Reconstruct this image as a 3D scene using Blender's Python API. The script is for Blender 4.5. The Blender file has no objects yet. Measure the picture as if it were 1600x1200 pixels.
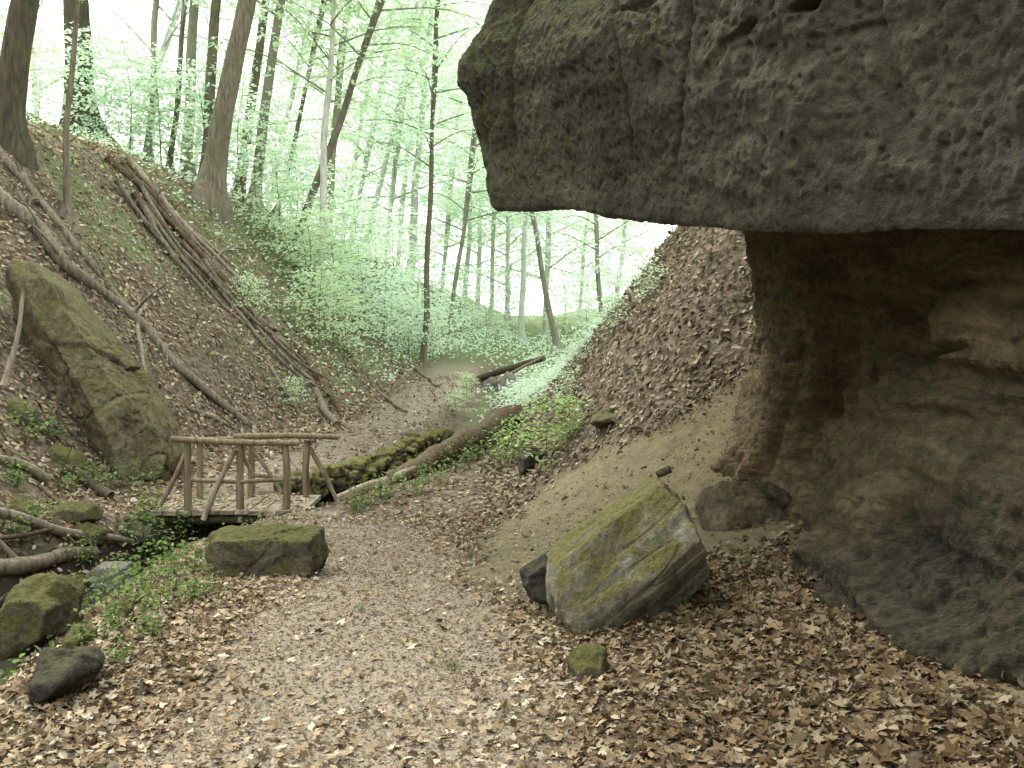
import bpy, bmesh, math, random
import numpy as np
from mathutils import Vector, Matrix
rng = np.random.default_rng(7); random.seed(7)
scene = bpy.context.scene; COL = scene.collection
scene.view_settings.view_transform = 'Standard'
scene.view_settings.look = 'None'; scene.view_settings.exposure = 0

# ------------------------------------------------------------------ camera
F = 1500.0; PITCH = math.atan(100/1500.0); CAM = np.array([0, 0, 1.6])
cd = bpy.data.cameras.new('camera'); cam = bpy.data.objects.new('camera', cd); COL.objects.link(cam)
cd.sensor_width = 36; cd.lens = 36*F/1600; cd.clip_end = 2000; cd.clip_start = .05
cam.location = (0, 0, 1.6); cam.rotation_euler = (math.pi/2-PITCH, 0, 0); scene.camera = cam
def ray(px, py):
    x = (px-800)/F; y = (600-py)/F; c, s = math.cos(PITCH), math.sin(PITCH)
    return np.array([x, c+s*y, -s+c*y])
def at(px, py, Y):
    d = ray(px, py); return CAM+d*(Y/d[1])

# ------------------------------------------------------------------ noise
_perm = rng.permutation(256); _perm = np.concatenate([_perm]*3)
_g = rng.normal(size=(256, 3)); _g /= np.linalg.norm(_g, axis=1)[:, None]
def perlin(p):
    p = np.asarray(p, float); i = np.floor(p).astype(int); f = p-i; i &= 255
    u = f*f*f*(f*(f*6-15)+10); r = np.zeros(len(p))
    for dx in (0, 1):
        wx = u[:, 0] if dx else 1-u[:, 0]
        for dy in (0, 1):
            wy = u[:, 1] if dy else 1-u[:, 1]
            for dz in (0, 1):
                wz = u[:, 2] if dz else 1-u[:, 2]
                hh = _perm[_perm[_perm[i[:, 0]+dx]+i[:, 1]+dy]+i[:, 2]+dz]
                g = _g[hh]
                r += wx*wy*wz*(g[:, 0]*(f[:, 0]-dx)+g[:, 1]*(f[:, 1]-dy)+g[:, 2]*(f[:, 2]-dz))
    return r*1.5
def fbm(p, o=4, gain=.5):
    r = 0; a = 1
    for k in range(o):
        r = r+a*perlin(np.asarray(p)*2**k+k*17.3); a *= gain
    return r
def sstep(a, b, x):
    t = np.clip((x-a)/(b-a), 0, 1); return t*t*(3-2*t)

# ------------------------------------------------------------------ terrain
def T(tab):
    a = np.array(tab, float); return lambda y: np.interp(y, a[:, 0], a[:, 1])
LF = T([(-20,-4.8),(6,-5.1),(9,-4.9),(12,-4.8),(15,-4.3),(20,-3.5),(26,-2.9),(35,-2.6),(45,-2.0),(60,-1.5),(90,0)])
RF = T([(-20,-.2),(3,.2),(7,.0),(10,.2),(14,.0),(20,.1),(25,.8),(35,3.5),(50,8),(80,16)])
FZ = T([(-20,9),(-14,8),(-3,.1),(4,0),(6,-.1),(8,-.3),(10.5,-.5),(20,-.42),(28,-.08),(38,.4),(50,1.0),(80,1.8),(300,3)])  # rise behind the camera is added, unseen, to block sky light
LG = T([(-20,1.15),(20,1.15),(30,1.05),(45,.85),(60,.6),(100,.3)])
RG = T([(-20,.1),(5,.16),(8.3,.24),(9.8,.7),(11.5,1.3),(18,1.2),(24,.85),(30,.6),(60,.3)])
SX = T([(-20,-3.5),(4,-3.4),(6,-3.6),(8,-3.9),(10.2,-3.3),(11.2,-2.6),(12.5,-1.95),(16,-1.15),(25,-.75),(35,.3),(60,2)])
SW = T([(-20,.95),(8,.9),(10,.6),(13,.45),(25,.5),(60,.6)])
SD = T([(-20,.75),(8,.7),(11,.6),(16,.4),(28,.3),(60,.2)])
PX = T([(-20,-.4),(3,-.55),(6,-.75),(8,-1.2),(9.5,-2.0),(10.3,-2.6),(11.2,-3.6),(12.5,-3.6),(14.6,-2.8),(18.7,-2.4),(26,-1.9),(35,-1.8)])
def H(x, y):
    x = np.asarray(x, float); y = np.asarray(y, float)
    x, y = np.broadcast_arrays(x, y); shp = x.shape; x = x.ravel(); y = y.ravel()
    z = FZ(y)
    d = LF(y)-x; d = .5*(d+np.sqrt(d*d+.3**2))
    D1 = 4.6
    left = LG(y)*np.where(d < D1, d, D1+(np.minimum(d, 40)-D1)*.36)
    e = x-RF(y); e = .5*(e+np.sqrt(e*e+.25**2))
    right = RG(y)*np.where(e < 6, e, 6+(np.minimum(e, 40)-6)*.35)
    z = z+left+right
    dx = (x-SX(y))/SW(y)
    z = z-SD(y)*np.exp(-dx**4)
    p = np.stack([x, y, np.zeros_like(x)], 1)
    sl = np.clip(d, 0, 2)/2+np.clip(e, 0, 2)/2*sstep(9, 12, y)
    z = z+perlin(p*.45)*(.05+.28*sl)+perlin(p*1.7+5)*(.03+.07*sl)+perlin(p*5+9)*(.012+.025*sl)
    return z.reshape(shp)
def hit(px, py, lo=2.0, hi=75):
    d = ray(px, py); t = np.exp(np.linspace(math.log(lo), math.log(hi), 1500))
    P = CAM+d[None, :]*t[:, None]; g = P[:, 2]-H(P[:, 0], P[:, 1])
    k = np.where(g < 0)[0]
    if len(k): j = k[0]
    else:
        g = np.where((t > 26) & (t < 45), g, 1e9); j = int(np.argmin(g))
    q = P[j]; return np.array([q[0], q[1], float(H(q[0], q[1]))])
def hz(x, y): return float(H(x, y))
def nrmH(x, y, e=.05):
    gx = (H(x+e, y)-H(x-e, y))/(2*e); gy = (H(x, y+e)-H(x, y-e))/(2*e)
    n = np.stack([-gx, -gy, np.ones_like(gx)], 1); return n/np.linalg.norm(n, axis=1)[:, None]

# ------------------------------------------------------------------ mesh collectors
class MB:
    def __init__(s): s.v = []; s.f3 = []; s.f4 = []; s.c = []; s.n = 0; s.hascol = False
    def add(s, v, *faces, col=None):
        v = np.asarray(v, float).reshape(-1, 3)
        for f in faces:
            f = np.asarray(f, int)
            if f.size: (s.f4 if f.shape[1] == 4 else s.f3).append(f+s.n)
        s.v.append(v)
        if col is None: col = np.ones((len(v), 3))*.5
        else: s.hascol = True
        s.c.append(np.broadcast_to(col, (len(v), 3)))
        s.n += len(v)
    def mesh(s, name, off=(0, 0, 0), smooth=True):
        v = np.concatenate(s.v)-np.asarray(off)
        f3 = np.concatenate(s.f3) if s.f3 else np.zeros((0, 3), int)
        f4 = np.concatenate(s.f4) if s.f4 else np.zeros((0, 4), int)
        me = bpy.data.meshes.new(name)
        me.vertices.add(len(v)); me.vertices.foreach_set('co', v.astype(np.float32).ravel())
        loops = np.concatenate([f3.ravel(), f4.ravel()]).astype(np.int32)
        me.loops.add(len(loops)); me.loops.foreach_set('vertex_index', loops)
        st = np.concatenate([np.arange(len(f3))*3, len(f3)*3+np.arange(len(f4))*4]).astype(np.int32)
        me.polygons.add(len(st)); me.polygons.foreach_set('loop_start', st)
        me.polygons.foreach_set('use_smooth', np.full(len(st), smooth))
        me.update(calc_edges=True); me.validate()
        if s.hascol:
            a = me.color_attributes.new('Col', 'FLOAT_COLOR', 'POINT')
            c = np.concatenate(s.c); c = np.concatenate([c, np.ones((len(c), 1))], 1)
            a.data.foreach_set('color', c.astype(np.float32).ravel())
        return me
def link(name, me, mat, parent=None, loc=None):
    o = bpy.data.objects.new(name, me); COL.objects.link(o)
    if me is not None and mat is not None:
        if not me.materials: me.materials.append(mat)
        elif me.materials[0] != mat:
            o.material_slots[0].link = 'OBJECT'; o.material_slots[0].material = mat
    if parent is not None: o.parent = parent
    if loc is not None: o.location = loc
    return o
def tag(o, label, cat, group=None, kind=None):
    if label: o['label'] = label
    if cat: o['category'] = cat
    if group: o['group'] = group
    if kind: o['kind'] = kind
    return o
def thing(name, label, cat, loc, group=None):
    o = bpy.data.objects.new(name, None); COL.objects.link(o); o.location = loc; o.empty_display_size = .1
    return tag(o, label, cat, group)
def part(name, mb, mat, parent, smooth=True, label=None):
    o = link(name, mb.mesh(name, parent.location, smooth), mat, parent)
    if label: o['label'] = label
    return o
def single(name, mb, mat, label, cat, loc, group=None, smooth=True, kind=None):
    o = link(name, mb.mesh(name, loc, smooth), mat, None, loc); return tag(o, label, cat, group, kind)

def catmull(pts, n):
    P = np.asarray(pts, float); P = np.concatenate([[2*P[0]-P[1]], P, [2*P[-1]-P[-2]]])
    m = len(P)-3; out = []
    for t in np.linspace(0, m-1e-6, n):
        i = int(t); f = t-i; a, b, c, d = P[i:i+4]
        out.append(.5*((2*b)+(-a+c)*f+(2*a-5*b+4*c-d)*f*f+(-a+3*b-3*c+d)*f**3))
    return np.array(out)
def tube(mb, pts, rad, seg=8, rough=.0, fr=6, col=None, cap=True, lobes=None):
    P = np.asarray(pts, float); n = len(P); rad = np.broadcast_to(np.asarray(rad, float), (n,))
    tg = np.gradient(P, axis=0); tg /= np.linalg.norm(tg, axis=1)[:, None]+1e-9
    up = np.array([0, 0, 1.]) if abs(tg[0, 2]) < .8 else np.array([1., 0, 0])
    V = []
    a = np.cross(tg[0], up); a /= np.linalg.norm(a)
    th = np.linspace(0, 2*math.pi, seg, endpoint=False)
    for i in range(n):
        a = a-tg[i]*np.dot(a, tg[i]); a /= np.linalg.norm(a); b = np.cross(tg[i], a)
        V.append((np.cos(th)[:, None]*a+np.sin(th)[:, None]*b))
    D = np.array(V)
    R = np.repeat(rad[:, None], seg, 1)
    if lobes is not None: R = R*(1+lobes[:, None]*(np.sin(th*4+P[0, 0]*7)*.5+np.sin(th*3+P[0, 1]*5)*.4)[None])
    if rough:
        q = (P[:, None, :]+D*rad[:, None, None]).reshape(-1, 3)
        R = R*(1+rough*fbm(q*fr, 2).reshape(n, seg))
    V = P[:, None, :]+D*R[:, :, None]
    V = V.reshape(-1, 3)
    i = np.arange(n-1)[:, None]*seg; j = np.arange(seg)[None, :]; k = (j+1) % seg
    f4 = np.stack([i+j, i+seg+j, i+seg+k, i+k], -1).reshape(-1, 4)[:, ::-1]
    f3 = []
    if cap:
        V = np.concatenate([V, P[:1], P[-1:]]); c0 = n*seg
        f3 = [[c0, (q+1) % seg, q] for q in range(seg)]+[[c0+1, (n-1)*seg+q, (n-1)*seg+(q+1) % seg] for q in range(seg)]
        f3 = np.array(f3)[:, ::-1]
    mb.add(V, f4, np.array(f3) if cap else np.zeros((0, 3), int), col=col)

# ------------------------------------------------------------------ materials
def mat(name):
    m = bpy.data.materials.new(name); m.use_nodes = True; nt = m.node_tree; nt.nodes.clear()
    return m, nt
def N(nt, t, **kw):
    n = nt.nodes.new(t)
    for k, v in kw.items(): setattr(n, k, v)
    return n
def L(nt, a, b): nt.links.new(a, b)
def ramp(nt, fac, stops, interp='LINEAR'):
    r = N(nt, 'ShaderNodeValToRGB'); r.color_ramp.interpolation = interp; el = r.color_ramp.elements
    while len(el) < len(stops): el.new(.5)
    for e, (p, c) in zip(el, stops):
        e.position = p; e.color = (c[0], c[1], c[2], 1) if not isinstance(c, (int, float)) else (c, c, c, 1)
    L(nt, fac, r.inputs[0]); return r.outputs[0]
def noise(nt, vec, scale, detail=5, rough=.55, dist=0):
    n = N(nt, 'ShaderNodeTexNoise'); n.inputs['Scale'].default_value = scale; n.inputs['Detail'].default_value = detail
    n.inputs['Roughness'].default_value = rough; n.inputs['Distortion'].default_value = dist
    L(nt, vec, n.inputs['Vector']); return n.outputs['Fac']
def mapping(nt, vec, scale=(1, 1, 1), rot=(0, 0, 0)):
    m = N(nt, 'ShaderNodeMapping'); m.inputs['Scale'].default_value = scale; m.inputs['Rotation'].default_value = rot
    L(nt, vec, m.inputs[0]); return m.outputs[0]
def mixc(nt, fac, a, b, mode='MIX'):
    m = N(nt, 'ShaderNodeMix', data_type='RGBA', blend_type=mode)
    for s, v in ((m.inputs[0], fac), (m.inputs[6], a), (m.inputs[7], b)):
        if isinstance(v, (int, float)): s.default_value = v
        elif isinstance(v, tuple): s.default_value = (*v, 1)
        else: L(nt, v, s)
    return m.outputs[2]
def math_(nt, op, a, b=None, c=None, clamp=False):
    m = N(nt, 'ShaderNodeMath', operation=op); m.use_clamp = clamp
    for i, v in enumerate((a, b, c)):
        if v is None: continue
        if isinstance(v, (int, float)): m.inputs[i].default_value = v
        else: L(nt, v, m.inputs[i])
    return m.outputs[0]
def out(nt, col, rough=.85, bump=None, bs=.5, bd=.02, spec=.2):
    b = N(nt, 'ShaderNodeBsdfPrincipled'); o = N(nt, 'ShaderNodeOutputMaterial')
    if isinstance(col, tuple): b.inputs['Base Color'].default_value = (*col, 1)
    else: L(nt, col, b.inputs['Base Color'])
    b.inputs['Roughness'].default_value = rough
    b.inputs['Specular IOR Level'].default_value = spec
    if bump is not None:
        bp = N(nt, 'ShaderNodeBump'); bp.inputs['Strength'].default_value = bs; bp.inputs['Distance'].default_value = bd
        L(nt, bump, bp.inputs['Height']); L(nt, bp.outputs[0], b.inputs['Normal'])
    L(nt, b.outputs[0], o.inputs[0]); return b
def gpos(nt): return N(nt, 'ShaderNodeNewGeometry').outputs['Position']
def nz(nt):
    g = N(nt, 'ShaderNodeNewGeometry'); s = N(nt, 'ShaderNodeSeparateXYZ'); L(nt, g.outputs['Normal'], s.inputs[0]); return s.outputs['Z']

def leaf_mat(name, tint=(1, 1, 1), trans=.5, pale=0, pc=(.70, .84, .62)):
    m, nt = mat(name)
    a = N(nt, 'ShaderNodeAttribute'); a.attribute_name = 'Col'
    c = mixc(nt, 1.0, a.outputs['Color'], tint, 'MULTIPLY')
    if pale: c = mixc(nt, pale, c, pc)
    d = N(nt, 'ShaderNodeBsdfDiffuse'); t = N(nt, 'ShaderNodeBsdfTranslucent'); mx = N(nt, 'ShaderNodeMixShader')
    L(nt, c, d.inputs[0]); L(nt, c, t.inputs[0]); mx.inputs[0].default_value = trans
    L(nt, d.outputs[0], mx.inputs[1]); L(nt, t.outputs[0], mx.inputs[2])
    o = N(nt, 'ShaderNodeOutputMaterial'); L(nt, mx.outputs[0], o.inputs[0]); return m
M = {}
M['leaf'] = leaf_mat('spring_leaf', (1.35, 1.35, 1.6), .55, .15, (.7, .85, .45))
M['leaf_mid'] = leaf_mat('spring_leaf_haze_mid', (1.4, 1.4, 1.9), .55, .66, (.75, .89, .66))  # mid-distance leaves: backlit haze mixed into the colour
M['leaf_far'] = leaf_mat('spring_leaf_haze_far', (1.4, 1.4, 2.2), .55, .84, (.79, .92, .77))  # far leaves: stronger valley haze mixed into the colour
M['herb'] = leaf_mat('herb_leaf', (1, 1, 1.2), .4)
M['litter'] = leaf_mat('dead_leaf', (1, 1, 1), .12)

def bark(name, c0, c1, moss=.3):
    m, nt = mat(name); p = gpos(nt)
    st = mapping(nt, p, (1, 1, .15))
    n1 = noise(nt, st, 22, 5, .6); n2 = noise(nt, p, 1.6, 3)
    col = ramp(nt, n1, [(.3, c0), (.7, c1)])
    col = mixc(nt, ramp(nt, n2, [(.45, 0), (.7, moss)]), col, (.10, .115, .05))
    out(nt, col, .9, n1, .7, .03); return m
M['bark_grey'] = bark('grey_bark', (.075, .064, .043), (.225, .198, .14), .35)
M['bark_dark'] = bark('dark_bark', (.036, .031, .02), (.12, .103, .068), .45)
M['bark_sunlit'] = bark('sunlit_bark', (.34, .33, .28), (.7, .67, .6), .1)  # sunlight on one trunk painted as pale bark
M['bark_mid'] = bark('bark_haze_mid', (.17, .165, .125), (.37, .35, .275), .35)  # bark lightened for mid-distance haze
M['bark_far'] = bark('bark_haze_far', (.36, .39, .33), (.58, .62, .53), .2)  # far trunks: haze painted into the bark colour
M['log'] = bark('dead_log_bark', (.075, .06, .042), (.27, .225, .165), .3)
M['log_pale'] = bark('bleached_wood', (.18, .145, .10), (.40, .335, .25), .1)
M['log_rot'] = bark('rotten_wood', (.04, .027, .017), (.16, .108, .068), .15)
M['rail'] = bark('weathered_rail_wood', (.11, .08, .048), (.34, .27, .18), .12)

def rockmat(name, c0, c1, c2, moss=.5, mc=(.10, .115, .03), mt=.3, sc=1.0, streak=None, qw=.4):
    m, nt = mat(name); p = gpos(nt)
    q = p if streak is None else mapping(nt, p, streak[0], streak[1])
    n1 = noise(nt, q, 3*sc, 8, .62); n2 = noise(nt, q, 17*sc, 6, .65); n3 = noise(nt, p, 60*sc, 4, .6)
    col = ramp(nt, n1, [(.3, c0), (.5, c1), (.72, c2)])
    col = mixc(nt, .65, col, ramp(nt, n2, [(.3, .2), (.7, .9)]), 'OVERLAY')
    mn = math_(nt, 'ADD', math_(nt, 'MULTIPLY', noise(nt, q, 5*sc, 7, .72), qw), math_(nt, 'MULTIPLY', noise(nt, p, 4*sc, 7, .7), 1-qw))
    f = math_(nt, 'ADD', math_(nt, 'MULTIPLY', nz(nt), .4), mn)
    f = ramp(nt, f, [(.45+mt, 0), (.60+mt, moss)])
    n4 = noise(nt, p, 45*sc, 4, .7)
    col = mixc(nt, f, col, mixc(nt, ramp(nt, math_(nt, 'ADD', math_(nt, 'MULTIPLY', n2, .5), math_(nt, 'MULTIPLY', n4, .5)), [(.35, 0), (.65, 1)]), (mc[0]*.4, mc[1]*.42, mc[2]*.4), (mc[0]*1.5, mc[1]*1.45, mc[2]*1.5)))
    h = math_(nt, 'ADD', n2, math_(nt, 'MULTIPLY', n3, .5))
    out(nt, col, .92, h, .9, .03); return m
M['boulder'] = rockmat('mossy_slab_rock', (.10, .093, .068), (.18, .168, .124), (.275, .258, .198), .85, (.125, .112, .028), .15, 1.5, ((1.35, 1.0, .9), (0, math.radians(40), 0)), .15)
M['rock_moss'] = rockmat('moss_covered_rock', (.06, .055, .038), (.125, .112, .075), (.19, .175, .12), .9, (.085, .085, .02), .08, 1.6)
M['wall_moss'] = rockmat('bright_moss_stone', (.07, .064, .04), (.14, .127, .078), (.21, .19, .118), .9, (.145, .138, .04), .02, 2.2)
M['rock_left'] = rockmat('lichen_rock', (.06, .05, .03), (.13, .11, .064), (.215, .182, .112), .75, (.10, .092, .03), .17, 1.4)
M['rock_dark'] = rockmat('damp_rock', (.025, .022, .018), (.055, .05, .04), (.10, .09, .07), .6, (.06, .062, .018), .25, 1.6)
M['rock_red'] = rockmat('sandy_rock', (.06, .046, .03), (.115, .088, .056), (.165, .13, .085), .35, (.09, .085, .035), .3, 1.5)
M['rock_grey'] = rockmat('grey_stone', (.10, .097, .08), (.18, .172, .145), (.26, .25, .21), .5, (.09, .09, .03), .3, 1.5)

# overhang
m, nt = mat('overhang_sandstone'); p = gpos(nt)
q = mapping(nt, p, (1, 1, 1.3))
n1 = noise(nt, q, 1.3, 9, .68, .2); n2 = noise(nt, q, 13, 8, .74); n3 = noise(nt, p, 55, 5, .7); n5 = noise(nt, p, 28, 6, .68)
col = ramp(nt, n1, [(.28, (.036, .031, .022)), (.45, (.072, .064, .046)), (.58, (.11, .10, .073)), (.75, (.16, .146, .11))])
col = mixc(nt, .75, col, ramp(nt, n2, [(.3, .2), (.5, .5), (.72, .9)]), 'OVERLAY')
lich = noise(nt, p, 5.5, 8, .8)
col = mixc(nt, ramp(nt, lich, [(.52, 0), (.64, .4)]), col, (.15, .15, .108))
s = N(nt, 'ShaderNodeSeparateXYZ'); L(nt, p, s.inputs[0])
left = math_(nt, 'MULTIPLY_ADD', s.outputs['X'], -.11, .18)
f = math_(nt, 'ADD', math_(nt, 'ADD', math_(nt, 'MULTIPLY', nz(nt), .3), noise(nt, mapping(nt, p, (1, 1, .5)), 4, 8, .78)), left)
col = mixc(nt, ramp(nt, f, [(.60, 0), (.84, .8)]), col, mixc(nt, ramp(nt, n5, [(.35, 0), (.65, 1)]), (.03, .034, .011), (.125, .13, .04)))
h = math_(nt, 'ADD', math_(nt, 'ADD', n2, math_(nt, 'MULTIPLY', n3, .7)), math_(nt, 'MULTIPLY', n5, .9))
out(nt, col, .93, h, 1.0, .03); M['overhang'] = m
# stem face, banded
m, nt = mat('banded_sandstone'); p = gpos(nt)
wn = N(nt, 'ShaderNodeTexNoise'); wn.inputs['Scale'].default_value = 1.2; L(nt, p, wn.inputs['Vector'])
wa = N(nt, 'ShaderNodeVectorMath', operation='MULTIPLY_ADD'); L(nt, wn.outputs['Color'], wa.inputs[0]); wa.inputs[1].default_value = (0, 0, .3); L(nt, p, wa.inputs[2]); pw = wa.outputs[0]
q = mapping(nt, pw, (.3, .3, 2.0)); q2 = mapping(nt, pw, (.5, .5, 5))
n1 = noise(nt, q, 2.0, 7, .65); n2 = noise(nt, p, 12, 8, .75); n3 = noise(nt, p, 60, 4, .7); n4 = noise(nt, p, 1.1, 6, .68); n6 = noise(nt, q2, 2.6, 9, .72)
col = ramp(nt, n1, [(.3, (.068, .044, .025)), (.43, (.145, .104, .057)), (.53, (.20, .155, .09)), (.61, (.125, .078, .044)), (.75, (.20, .162, .10))])
col = mixc(nt, .65, col, ramp(nt, n6, [(.3, .22), (.5, .5), (.7, .85)]), 'OVERLAY')
col = mixc(nt, ramp(nt, n4, [(.45, 0), (.62, .55)]), col, mixc(nt, n2, (.05, .047, .028), (.135, .125, .078)))
s = N(nt, 'ShaderNodeSeparateXYZ'); L(nt, p, s.inputs[0])
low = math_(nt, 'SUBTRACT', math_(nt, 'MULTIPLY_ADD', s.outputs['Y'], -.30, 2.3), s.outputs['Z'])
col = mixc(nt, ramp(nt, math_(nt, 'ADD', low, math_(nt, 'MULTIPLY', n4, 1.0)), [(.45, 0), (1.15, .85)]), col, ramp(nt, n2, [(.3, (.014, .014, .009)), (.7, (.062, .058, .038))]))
crk = ramp(nt, math_(nt, 'ABSOLUTE', math_(nt, 'SUBTRACT', noise(nt, mapping(nt, pw, (.5, .5, 2.6)), 1.1, 3, .5), .5)), [(0, .3), (.008, 1)])
col = mixc(nt, .6, col, crk, 'MULTIPLY')
col = mixc(nt, .7, col, ramp(nt, n2, [(.3, .18), (.7, .87)]), 'OVERLAY')
h = math_(nt, 'ADD', math_(nt, 'ADD', n2, math_(nt, 'MULTIPLY', n6, 1.5)), math_(nt, 'MULTIPLY', n3, .5))
out(nt, col, .92, h, 1.0, .05); M['stem'] = m

# ground
m, nt = mat('forest_floor'); p = gpos(nt)
a = N(nt, 'ShaderNodeAttribute'); a.attribute_name = 'Col'; sp = N(nt, 'ShaderNodeSeparateColor'); L(nt, a.outputs['Color'], sp.inputs[0])
n1 = noise(nt, p, 6, 7, .65); n2 = noise(nt, p, 40, 5, .6); n3 = noise(nt, p, 130, 3, .6)
wv = N(nt, 'ShaderNodeVectorMath', operation='ADD'); L(nt, p, wv.inputs[0])
nd = N(nt, 'ShaderNodeTexNoise'); nd.inputs['Scale'].default_value = 18; L(nt, p, nd.inputs['Vector'])
sc_ = N(nt, 'ShaderNodeVectorMath', operation='SCALE'); sc_.inputs['Scale'].default_value = .05; L(nt, nd.outputs['Color'], sc_.inputs[0]); L(nt, sc_.outputs[0], wv.inputs[1])
vo = N(nt, 'ShaderNodeTexVoronoi'); vo.inputs['Scale'].default_value = 17; L(nt, wv.outputs[0], vo.inputs['Vector'])
s2 = N(nt, 'ShaderNodeSeparateColor'); L(nt, vo.outputs['Color'], s2.inputs[0])
leafc = ramp(nt, s2.outputs[0], [(0, (.05, .036, .023)), (.35, (.11, .081, .052)), (.65, (.20, .155, .105)), (1, (.30, .248, .178))])
soil = ramp(nt, n1, [(.3, (.03, .023, .014)), (.7, (.085, .064, .042))])
col = mixc(nt, .5, soil, leafc)
sz = N(nt, 'ShaderNodeSeparateXYZ'); L(nt, p, sz.inputs[0])
near = ramp(nt, math_(nt, 'MULTIPLY', sz.outputs['Y'], .05), [(.62, 1), (.78, .15)])
wet = math_(nt, 'MULTIPLY', ramp(nt, math_(nt, 'MULTIPLY', sz.outputs['Z'], -1.0), [(.52, 0), (.74, .9)]), near)
sand = ramp(nt, math_(nt, 'ADD', math_(nt, 'MULTIPLY', n1, .6), math_(nt, 'MULTIPLY', n2, .4)), [(.3, (.095, .078, .042)), (.7, (.225, .188, .108))])
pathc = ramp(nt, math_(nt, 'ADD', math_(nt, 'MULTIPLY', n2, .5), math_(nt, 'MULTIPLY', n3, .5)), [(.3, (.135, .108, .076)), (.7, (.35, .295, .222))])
gr = ramp(nt, n2, [(.3, (.05, .07, .025)), (.7, (.20, .26, .11))])
col = mixc(nt, sp.outputs[1], col, pathc); col = mixc(nt, sp.outputs[2], col, gr); col = mixc(nt, wet, col, (.022, .02, .012)); col = mixc(nt, sp.outputs[0], col, sand)
h = math_(nt, 'ADD', math_(nt, 'MULTIPLY', vo.outputs['Distance'], math_(nt, 'SUBTRACT', .8, math_(nt, 'MULTIPLY', sp.outputs[0], .75))), n2)
out(nt, col, .95, h, .8, .025); M['ground'] = m
m, nt = mat('stream_water'); p = gpos(nt)
b = out(nt, (.02, .02, .014), .12, noise(nt, p, 9, 3), .25, .02, .4); M['water'] = m

# ------------------------------------------------------------------ ground sheet
def poly_sd(poly):
    P = np.array(poly)
    def f(x, y):
        ins = np.zeros(len(x), bool); dm = np.full(len(x), 1e9)
        for a, b in zip(P, np.roll(P, -1, 0)):
            e = b-a; t = np.clip(((x-a[0])*e[0]+(y-a[1])*e[1])/(e@e), 0, 1)
            dm = np.minimum(dm, np.hypot(x-a[0]-t*e[0], y-a[1]-t*e[1]))
            c = ((a[1] > y) != (b[1] > y)) & (x < (b[0]-a[0])*(y-a[1])/(b[1]-a[1]+1e-12)+a[0]); ins ^= c
        return np.where(ins, dm, -dm)
    return f
SAND = poly_sd([hit(*q)[:2] for q in [(715,900),(775,815),(850,755),(940,710),(1040,668),(1120,620),(1165,590),(1260,700),(1300,800),(1190,865),(1090,870),(985,900),(850,940)]])
STRIP = poly_sd([hit(*q)[:2] for q in [(1390,930),(1600,1010),(1640,1130),(1540,1100),(1440,1010)]])
nx, ny = 640, 700
ux = np.linspace(-math.asinh(90), math.asinh(90), nx); X1 = 4*np.sinh(ux)-.8
uy = np.linspace(-math.asinh(6.5), math.asinh(90), ny); Y1 = 5+4*np.sinh(uy)
XX, YY = np.meshgrid(X1, Y1); ZZ = H(XX, YY)
def sun_patch_(x, y): return np.exp(-((x-1.0)/1.2)**2-((y-22)/4.5)**2)  # pool of sunlight painted into ground colour and plants
def masks(x, y):
    p = np.stack([x, y, np.zeros_like(x)], 1); w = perlin(p*1.3)*.45+perlin(p*4)*.2
    sand = sstep(-.2, .18, SAND(x, y)+w*.3)
    sand = np.maximum(sand, sstep(-.1, .12, STRIP(x, y)+w*.2)*.8)
    dpt = np.abs(x-PX(y)); path = sstep(1.0, .4, dpt+w*.4)*sstep(40, 28, y)
    path = np.where((y < 9.5), path, sstep(1.15, .35, dpt+w*.5)*sstep(40, 28, y)*(.5+.45*sstep(16, 24, y)))
    sun_patch = sun_patch_(x, y)
    ds = np.abs(x-SX(y)-.55)
    green = sstep(.9, .2, ds+w)*sstep(11, 8.5, y)*.75
    dl = LF(y)-x
    green = np.maximum(green, sstep(16, 26, y+w*6)*sstep(-.2, .5, dl+w)*.75)
    green = np.maximum(green, sstep(17, 24, y+w*6)*sstep(-.4, .2, x-SX(y))*.8)
    green = np.maximum(green, sstep(.15, .55, perlin(p*.5+30))*sstep(.5, 2, dl)*.5)
    green = np.maximum(green, sstep(28, 38, y)*.9)*(1-.85*sun_patch)
    path = np.maximum(path, sun_patch)  # painted sun patch takes the pale path colour
    return sand, path*(1-sand), green*(1-sand)
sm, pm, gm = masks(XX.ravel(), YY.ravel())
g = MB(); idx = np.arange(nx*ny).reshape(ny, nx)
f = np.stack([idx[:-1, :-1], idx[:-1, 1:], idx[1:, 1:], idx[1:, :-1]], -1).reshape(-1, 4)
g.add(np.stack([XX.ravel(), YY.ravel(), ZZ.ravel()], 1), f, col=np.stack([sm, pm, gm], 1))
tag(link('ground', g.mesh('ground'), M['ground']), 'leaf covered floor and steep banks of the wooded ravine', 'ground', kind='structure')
w = MB(); ys = np.linspace(2, 13.5, 100); cx = SX(ys)
zc = FZ(ys)-SD(ys)+.09; hw = SW(ys)*.75
Vw = np.stack([np.stack([cx-hw, ys, zc], 1), np.stack([cx+hw, ys, zc], 1)], 1).reshape(-1, 3)
i = np.arange(99)*2; w.add(Vw, np.stack([i, i+1, i+3, i+2], 1))
tag(link('water', w.mesh('water'), M['water']), 'shallow dark stream in the gully beside the path', 'stream', kind='structure')

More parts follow.
